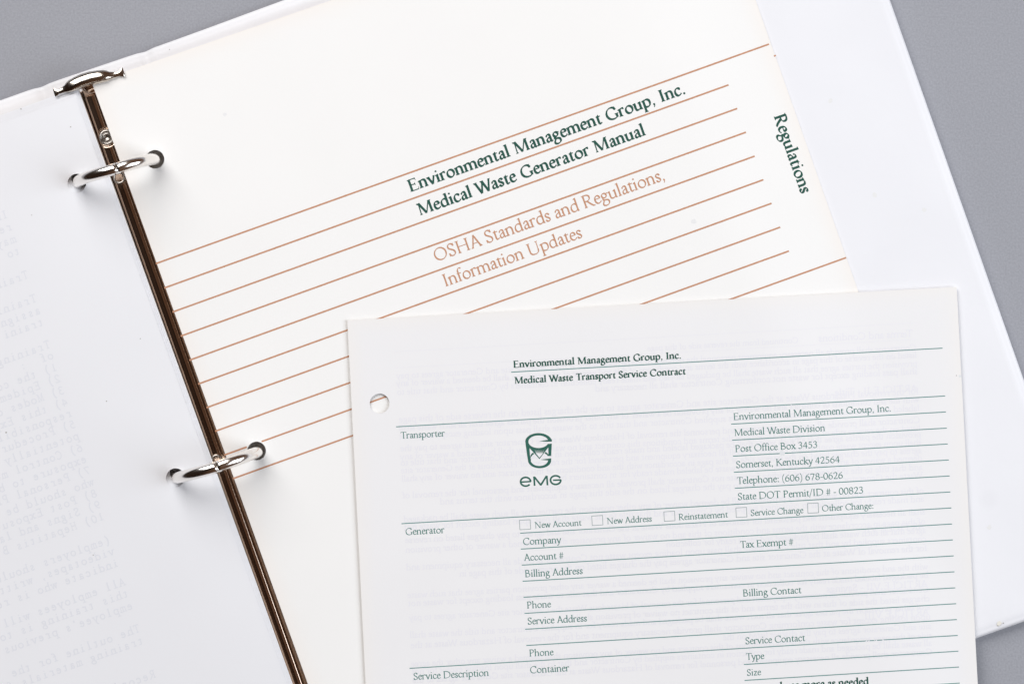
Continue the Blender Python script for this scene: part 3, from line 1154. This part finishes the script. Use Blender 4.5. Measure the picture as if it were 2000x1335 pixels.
# left: the topmost typed sheets, slightly fanned
LIFT = [0.0, -0.6, -1.15, -1.7]
SHIFT = [(-1.75, 0.0), (-1.15, -1.1), (-0.65, -1.9), (-0.1, -2.9)]
LABELS = ['topmost left sheet with typed lines faintly showing through in reverse',
          'sheet just under the topmost typed sheet, its rim peeking out',
          'sheet two below the topmost typed sheet at the left',
          'lowest of the fanned left sheets, tan rule ends at its rim']
typed_root = None
for k in (3, 2, 1, 0):
    dz, (dp, dq) = LIFT[k], SHIFT[k]
    cx, cy = to_xy(P_GAP_L - 105, Q_TYPED_T + 140)
    root = thing('typed_sheet', (float(cx), float(cy), 9.0), LABELS[k], 'paper sheet', 'loose leaf sheets turned to the left')
    outl = quad_pq(P_GAP_L - 210 + dp, P_GAP_L + dp, Q_TYPED_T + dq, Q_TYPED_T + dq + 279, T_L, T_L)
    sheet('paper', outl, holes_at(HL, 13.3, R_HOLE, 0.0, dp + 1.7, (dq if k else 0) * 0.5), lambda x, y, dz=dz: z_left(x, y) + dz, 0.12, M_TYPED, root, M_EDGE, 5.0)
    if k == 0:
        typed_root = root
    if k == 3:
        for (u, v) in ((276, 529), (292, 575), (309, 622), (325.5, 669)):
            zf3 = lambda x, y, dz=dz: z_left(x, y) + dz
            rule('rule_end', (u - 2.0, v + 0.8), (u + 1.2, v - 0.4), 3.0, M_BROWN, root, zf3, 0.05, 2)

# mirrored typing on the top sheet
TYPED = [((18, 425), 'In'), ((26, 449), 'res'), ((34, 473), 'may'), ((42, 496), 'to'), ((58, 543), 'Traini'), ((74, 589), 'Trainin'),
         ((82, 612), 'assign'), ((88, 635), 'traini'), ((101, 679), 'Training'), ((107, 700), 'of  :'), ((114, 723), '1) the con'), ((121, 745), '2) Epidemi'),
         ((128, 768), '3) Modes of'), ((135, 791), '4) this Exp'), ((143, 813), 'responsibil'), ((150, 834), '5) Procedur'), ((157, 857), 'potentially'), ((164, 880), '6) Control me'), ((172, 902), 'exposure to b'),
         ((179, 924), '7) Personal Pr'), ((186, 947), 'who should be'), ((192, 969), '8) Post Exposu'), ((199, 991), '9) Signs and la'), ((206, 1014), '10) Hepatitis B'),
         ((218, 1060), '(employers should'), ((226, 1082), 'videotapes, writt'), ((234, 1105), 'indicate who is re'), ((247, 1142), 'All employees will'), ((254, 1164), 'this training is to'),
         ((262, 1188), "employee's previous"), ((276, 1233), 'The outline for the'), ((283, 1256), 'training materials f'), ((306, 1322), 'Recordk')]
VV, FF, MI, nn = [], [], [], 0
for (u, v), s in TYPED:
    for sty, lift in (('typed_soft', 0.02), ('typed', 0.03)):     # the print is diffused by the sheet it shows through
        V, F = layout(s, sty, mono=600)
        vv, ff = place(V, F, u, v - 1.0, -math.cos(PHI), math.sin(PHI), 14.1 / 600.0, z_left, lift, True, 0.98)
        VV.append(vv)
        FF.append(ff + nn)
        MI += [1 if 'soft' in sty else 0] * len(ff)
        nn += len(vv)
o = mesh_obj('reversed_typing', np.vstack(VV), np.vstack(FF), M_GHOST_T, typed_root)
o.data.materials.append(M_GHOST_TS)
o.data.polygons.foreach_set('material_index', MI)

# ------------------------------------------------------------------ divider page
cx, cy = to_xy(P_GAP_R + 105, Q_PAGE_T + 140)
divider = thing('divider_page', (float(cx), float(cy), 6.0), 'cream manual divider page with tan rules and green title, held by binder rings', 'divider page')
sheet('paper', quad_pq(P_GAP_R, P_PAGE_R, Q_PAGE_T, Q_PAGE_T + 280, T_R), holes_at(HR, 12.9, R_HOLE), z_right, 0.28, M_PAGE, divider, M_EDGE, 4.0)
starts = [(307.5, 513.5), (324, 561), (340, 608), (356, 655), (373, 702), (390, 748.5), (406.5, 794.5), (423.5, 840.5), (441, 887), (458, 933)]
ends = [(1502, 86.5), (1423, 166), (1440, 212), (1457, 258.3), (1474, 305), (1491, 351), (1507, 397), (1524, 443.5), (1541, 490), (1652.5, 503)]
for a, b in zip(starts, ends):
    rule('ruled_line', (a[0] - 3, a[1] + 1.07), b, 3.3, M_BROWN, divider, z_right, 0.03, 500, ((501, 880, 20.0),))
rule('rule_end', (1511.5, 110), (1515.5, 108.5), 3.0, M_BROWN, divider, z_right, 0.03, 2)
text_fit('title_text', 'Environmental Management Group, Inc.', 'bold', (802, 374.9), (1339, 183), M_GREEN, divider, z_right)
text_fit('title_text', 'Medical Waste Generator Manual', 'bold', (820, 421), (1262, 263.5), M_GREEN, divider, z_right)
text_fit('subtitle_text', 'OSHA Standards and Regulations,', 'regular', (852, 511), (1299, 351.5), M_BROWN, divider, z_right)
text_fit('subtitle_text', 'Information Updates', 'regular', (870.7, 559.5), (1138.7, 463.4), M_BROWN, divider, z_right)
text_fit('tab_text', 'Regulations', 'bold', (1511.3, 228), (1564.5, 379.5), M_GREEN, divider, z_right)

# ------------------------------------------------------------------ contract sheet lying on top
ctl = (678.5, 625.5)
cr = (1868.5, 560.0)
e1 = ((714 - 678) / 709.0, (1910 - 1868) / 775.0)
LEN = 1538.0
cbl = (ctl[0] + e1[0] * LEN, ctl[1] + LEN)
cbr = (cr[0] + e1[1] * LEN, cr[1] + LEN)
pts = []
for (u, v) in (cbl, cbr, cr, ctl):
    x, y, z = Wz(np.array([u]), np.array([v]), z_contract)
    pts.append((float(x[0]), float(y[0])))
contract = thing('contract_sheet', ((pts[0][0] + pts[2][0]) / 2, (pts[0][1] + pts[2][1]) / 2, 7.0),
                 'pale service contract form with green print and rules, lying loose across the binder', 'form')
hx, hy, hz = Wz(np.array([741.5]), np.array([787.5]), z_contract)
sheet('paper', pts, [(float(hx[0]), float(hy[0]), 3.5)], z_contract, 0.34, M_FORM, contract, M_EDGE, 4.0)

RULES = [((998.4, 726.3), (1840.9, 679.5)), ((773.6, 832.9), (1846, 772.8)), ((1428.2, 827.7), (1847.5, 803.9)), ((1430, 859), (1849.2, 835.5)),
         ((1431.6, 890.2), (1850.9, 866.4)), ((1433.3, 921.5), (1853, 897.6)), ((1435, 952.8), (1854.6, 928.8)), ((784.1, 1021.9), (1856, 960)),
         ((1016, 1040.4), (1858, 991.2)), ((1017.2, 1071.4), (1859.3, 1022.5)), ((1019, 1102.7), (1860.9, 1053.5)), ((1020.8, 1134.2), (1862.6, 1084.7)),
         ((1022.6, 1165.4), (1864.2, 1115.7)), ((1024.4, 1196.8), (1865.8, 1147)), ((1025.7, 1227.8), (1867.5, 1177.9)), ((1028, 1259.4), (1868.8, 1208.8)),
         ((799.9, 1304), (1870.4, 1239.8)), ((1453, 1296.5), (1871.7, 1270.5)), ((1454.3, 1327.5), (1873, 1301.4)), ((1455, 1359), (1874.6, 1332.7))]
for a, b in RULES:
    rule('ruled_line', a, b, 1.75, M_TEAL, contract, z_contract)
for a, b, s in (((1003, 717.7), (1329.9, 699.7), 'Environmental Management Group, Inc.'), ((1005, 749), (1339.6, 730.6), 'Medical Waste Transport Service Contract'),
                ((1498, 1346.6), (1697, 1335.6), 'and use more as needed')):
    text_fit('heading_text', s, 'heavy', a, b, M_GREEN, contract, z_contract)
LINES = [((783, 856.2), (868.8, 851.6), 'Transporter'), ((1433, 819.8), (1739.7, 802.8), 'Environmental Management Group, Inc.'),
         ((1434.7, 850.8), (1611.5, 841.2), 'Medical Waste Division'), ((1436.4, 882.4), (1596.2, 873.7), 'Post Office Box 3453'),
         ((1438.1, 913.5), (1640, 902.6), 'Somerset, Kentucky 42564'), ((1439.8, 944.8), (1646.2, 933.7), 'Telephone: (606) 678-0626'),
         ((1441.5, 975.8), (1685.8, 962.6), 'State DOT Permit/ID # - 00823'), ((1044.5, 1030.6), (1136, 1025.6), 'New Account'),
         ((1185.5, 1022.6), (1273.2, 1017.8), 'New Address'), ((1326, 1015), (1422, 1009.6), 'Reinstatement'), ((1466.5, 1006.8), (1569.6, 1001), 'Service Change'),
         ((1605.8, 998), (1705.8, 992.4), 'Other Change:'), ((792.5, 1044.2), (868.3, 1040), 'Generator'), ((1022, 1063.5), (1096.4, 1059.3), 'Company'),
         ((1023.8, 1094.5), (1100.7, 1090.2), 'Account #'), ((1446, 1069.4), (1549.4, 1063.4), 'Tax Exempt #'), ((1025.7, 1126.2), (1138.3, 1119.9), 'Billing Address'),
         ((1451.4, 1163.9), (1565.7, 1157.4), 'Billing Contact'), ((1029.6, 1187.4), (1076.6, 1184.8), 'Phone'), ((1030.9, 1218.7), (1146.6, 1212.4), 'Service Address'),
         ((1456.2, 1257.1), (1572.9, 1250.6), 'Service Contact'), ((1034.2, 1280.9), (1081.5, 1278.3), 'Phone'), ((808, 1326.5), (954.7, 1318.7), 'Service Description'),
         ((1035.8, 1313.8), (1111.9, 1309.4), 'Container'), ((1457.5, 1287.6), (1493.2, 1285.6), 'Type'), ((1459.2, 1318.6), (1486.9, 1317), 'Size')]
for a, b, s in LINES:
    text_fit('printed_text', s, 'regular', a, b, M_GREEN2, contract, z_contract)

# tick boxes
for (u0, v0), (u1, v1) in (((1013.9, 1014.8), (1036.9, 1033.2)), ((1155.2, 1006.5), (1178.2, 1025)), ((1296, 998.2), (1319, 1016.8)), ((1436.6, 990.6), (1459.4, 1009.4)), ((1576.5, 982), (1599.4, 1001.2))):
    w_, h_ = u1 - u0, v1 - v0
    s_ = -0.0565
    A = [(u0, v0 + 0), (u0 + w_ - 1.0, v0 + s_ * w_), (u0 + w_, v0 + s_ * w_ + h_ + 1), (u0 + 1.0, v0 + h_ + 1)]
    cxp = sum(p[0] for p in A) / 4
    cyp = sum(p[1] for p in A) / 4
    inner = [(cxp + (p[0] - cxp) * 0.905, cyp + (p[1] - cyp) * 0.888) for p in A]
    u = np.array([p[0] for p in A + inner])
    v = np.array([p[1] for p in A + inner])
    x, y, z = Wz(u, v, z_contract)
    mesh_obj('tick_box', np.column_stack([x, y, z + 0.035]), [(i, (i + 1) % 4, 4 + (i + 1) % 4, 4 + i) for i in range(4)], M_BOX, contract)


# emblem: a beaker shaped e over M over G, and the word under it (crop pixels -> photo pixels)
def ellip(cx, cy, rx, ry, a0, a1, n=24):
    return [(cx + rx * math.cos(math.radians(a0 + (a1 - a0) * i / n)), cy - ry * math.sin(math.radians(a0 + (a1 - a0) * i / n))) for i in range(n + 1)]


polys = [
    ellip(550, 372, 231, 148, 2, 182) + ellip(548, 374, 174, 109, 182, 16),
    [(555, 369), (640, 352), (716, 340), (782, 330), (782, 371), (720, 373)],
    [(319, 366), (374, 366), (378, 400), (392, 440), (400, 600), (420, 700), (372, 722), (352, 610)],
    ellip(548, 374, 174, 109, 182, 340) + [(715, 411), (780, 409), (722, 470), (566, 676), (392, 482), (374, 440)],
    [(716, 411), (781, 408), (770, 622), (714, 622), (722, 590), (720, 470)],
    [(408, 660), (412, 606), (432, 580), (456, 562), (474, 588), (446, 606), (424, 632)],
    [(655, 574), (672, 548), (700, 570), (724, 598), (714, 624), (690, 598)],
    ellip(569, 700, 201, 134, 172, 368) + ellip(567, 688, 156, 106, 360, 176)[0:0] + ellip(565, 690, 152, 105, -6, -184),
    [(578, 686), (680, 672), (771, 661), (769, 692), (716, 699)],
]
rays = []
apex = (566, 652)
edgeL, edgeR = (470, 520), (664, 520)
nr = 11
for i in range(nr):
    f = (i + 0.5) / nr
    tx = edgeL[0] + (edgeR[0] - edgeL[0]) * f
    top = 498 + 26 * abs(f - 0.5) * 0 + (6 if i % 2 else 0)
    bx0 = 505 + (628 - 505) * i / nr
    bx1 = 505 + (628 - 505) * (i + 1) / nr
    rays.append([(bx0 + 1.5, 574), (tx, top), (bx1 - 1.5, 574)])
holes = rays + [[(502, 573), (630, 573), apex]]
V, F = union(polys, holes)
K = 8.9
u = 990 + V[:, 0] / K
v = 820 + V[:, 1] / K
x, y, z = Wz(u, v, z_contract)
mesh_obj('emblem', np.column_stack([x, y, z + 0.035]), F[:, ::-1], M_LOGO, contract)

P = Pen(30, 30, 10)
P.arc(326, -1068, 88, 76, 0, 322, w=30)
P.ln(250, -1074, 420, -1064, 26)
P.ln(472, -978, 482, -1140, 30)
P.ln(478, -985, 592, -1130, 30)
P.ln(588, -1130, 690, -966, 30)
P.ln(694, -966, 706, -1130, 30)
P.arc(848, -1040, 90, 76, 30, 362, w=30)
P.ln(803, -1043, 945, -1036, 26)
V, F = union(P.P)
u = 990 + V[:, 0] / K
v = 820 - V[:, 1] / K
x, y, z = Wz(u, v, z_contract)
mesh_obj('emblem_lettering', np.column_stack([x, y, z + 0.035]), F, M_LOGO, contract)

# fine print of the reverse side, faint and mirrored
WORDS = ('Contractor shall provide all necessary equipment and personnel for the removal of Hazardous Waste at the Generator site and Generator agrees '
         'to pay the charges listed on the reverse side of this page in accordance with the terms and conditions of this contract and no waiver of any '
         'provision shall be deemed a waiver of any other provision the parties agree that all such waste shall be packaged labeled and made ready for '
         'collection in containers supplied by Contractor and that title to the waste shall pass upon loading except for waste not conforming').split()
rnd = random.Random(3)
SLOPE = (-1.0, 0.0551)
GY = [(734.5, 1), (749, 1), (766, 1), (781, .62), (820, 1), (836, 1), (853, 1), (876, 1), (892, 1), (904, 1), (919, 1), (935, 1), (950, .7), (968, 1), (984, .93),
      (1014, 1), (1030, 1), (1055, 1), (1074, 1), (1091, .5), (1108, 1), (1126, .9), (1162, 1), (1178, 1), (1206, 1), (1224, .7), (1240, 1), (1260, 1), (1278, .4), (1296, 1), (1311, 1), (1328, 1)]
VV, FF, MI, nn = [], [], [], 0
wi = 0


def ghost(text, style, u0, v0, s, dl=0.0):
    global nn
    for sty, lift in ((style + '_soft', 0.015), (style, 0.022)):
        V, F = layout(text, sty)
        vv, ff = place(V, F, u0, v0, SLOPE[0], SLOPE[1], s, z_contract, lift + dl, True)
        VV.append(vv)
        FF.append(ff + nn)
        MI.extend([1 if 'soft' in sty else 0] * len(ff))
        nn += len(vv)


for yl, frac in GY:
    v_r = yl + 5 - 0.0551 * 1020
    u_r = 1790 + (yl - 734) * 0.053
    need = 1018 * frac
    line = ''
    while True:
        wd = WORDS[wi % len(WORDS)]
        wi += 1 + (rnd.random() < 0.15)
        nxt = (line + ' ' + wd).strip()
        wid = sum(ADV[c] for c in nxt) * 0.0182
        if wid > need:
            break
        line = nxt
    sc = 0.0182
    wid = sum(ADV[c] for c in line) * sc
    ghost(line, 'fine', u_r, v_r, sc * (need / wid if wid > need * 0.9 else 1), 0.002 * (GY.index((yl, frac)) % 2) * 4)
ghost('Terms and Conditions', 'fine', 1784, 657, 0.0212)
ghost('Continued from the reverse side of this page', 'fine', 1560, 669, 0.0172)
for yl, nm in ((811, 'ARTICLE II - Title'), (1080, 'ARTICLE VI'), (1192, 'ARTICLE VII - Savings'), (1247, 'ARTICLE VIII')):
    ghost(nm, 'fine', 1788 + (yl - 734) * .053, yl - 47, 0.021, 0.004)
o = mesh_obj('reversed_fine_print', np.vstack(VV), np.vstack(FF), M_GHOST_F, contract)
o.data.materials.append(M_GHOST_FS)
o.data.polygons.foreach_set('material_index', MI)
for a, b in (((771, 686.5), (1790, 630)), ((772, 718), (1792, 662))):
    rule('reversed_rule', a, b, 1.6, M_GHOST_FS, contract, z_contract, 0.02)


# ------------------------------------------------------------------ dirt with a shape of its own
M_SPECK = ink_mat('dust_speck', (0.36, 0.34, 0.32))
M_SMUDGE = ink_mat('pale_smudge', (0.80, 0.797, 0.80))
M_SMUDGE_F = ink_mat('grey_green_smudge', (0.735, 0.755, 0.765))
M_STAIN = ink_mat('yellowed_spot', (0.79, 0.76, 0.69))


def spot(name, u, v, rpx, mat, parent, zf, lift, seed):
    rg = random.Random(seed)
    n = 14
    rr = [rpx * (0.75 + 0.5 * rg.random()) for _ in range(n)]
    uu = np.array([u + rr[i] * math.cos(2 * math.pi * i / n) for i in range(n)])
    vv = np.array([v + rr[i] * math.sin(2 * math.pi * i / n) for i in range(n)])
    x, y, z = Wz(uu, vv, zf)
    mesh_obj(name, np.column_stack([x, y, z + lift]), [tuple(range(n))[::-1]], mat, parent)


for i, (u, v, rp) in enumerate(((208, 783, 1.1), (274, 661, 1.0), (12, 844, 1.5), (182, 1083, 1.0), (62, 420, 0.9), (41, 213, 1.2), (138, 248, 1.2))):
    spot('speck', u, v, rp, M_SPECK, typed_root, z_left, 0.04, i)
spot('smudge', 1355, 432, 5.0, M_SMUDGE, divider, z_right, 0.02, 21)
spot('smudge', 439, 224, 3.5, M_SMUDGE, divider, z_right, 0.02, 22)
spot('smudge', 1527, 884, 5.0, M_SMUDGE_F, contract, z_contract, 0.045, 23)
spot('speck', 1868, 733, 0.9, M_SPECK, contract, z_contract, 0.045, 24)
spot('smudge', 1875, 734, 2.4, M_SMUDGE_F, contract, z_contract, 0.045, 25)
z_cov = lambda x, y: np.full(np.shape(x), COVER_TOP)
for i, (u, v, rp, mt) in enumerate(((1949, 1221, 1.2, M_SPECK), (1960, 1216, 1.1, M_SPECK), (1952, 1216, 5.0, M_STAIN), (1622, 197, 4.5, M_SMUDGE), (1708, 381, 5.0, M_SMUDGE), (1805, 410, 5.0, M_SMUDGE), (1932, 1029, 4.5, M_SMUDGE), (331, 97, 0.9, M_SPECK))):
    spot('speck' if mt is M_SPECK else 'smudge', u, v, rp, mt, binder, z_cov, 0.03 if mt is M_SPECK else 0.015, 40 + i)
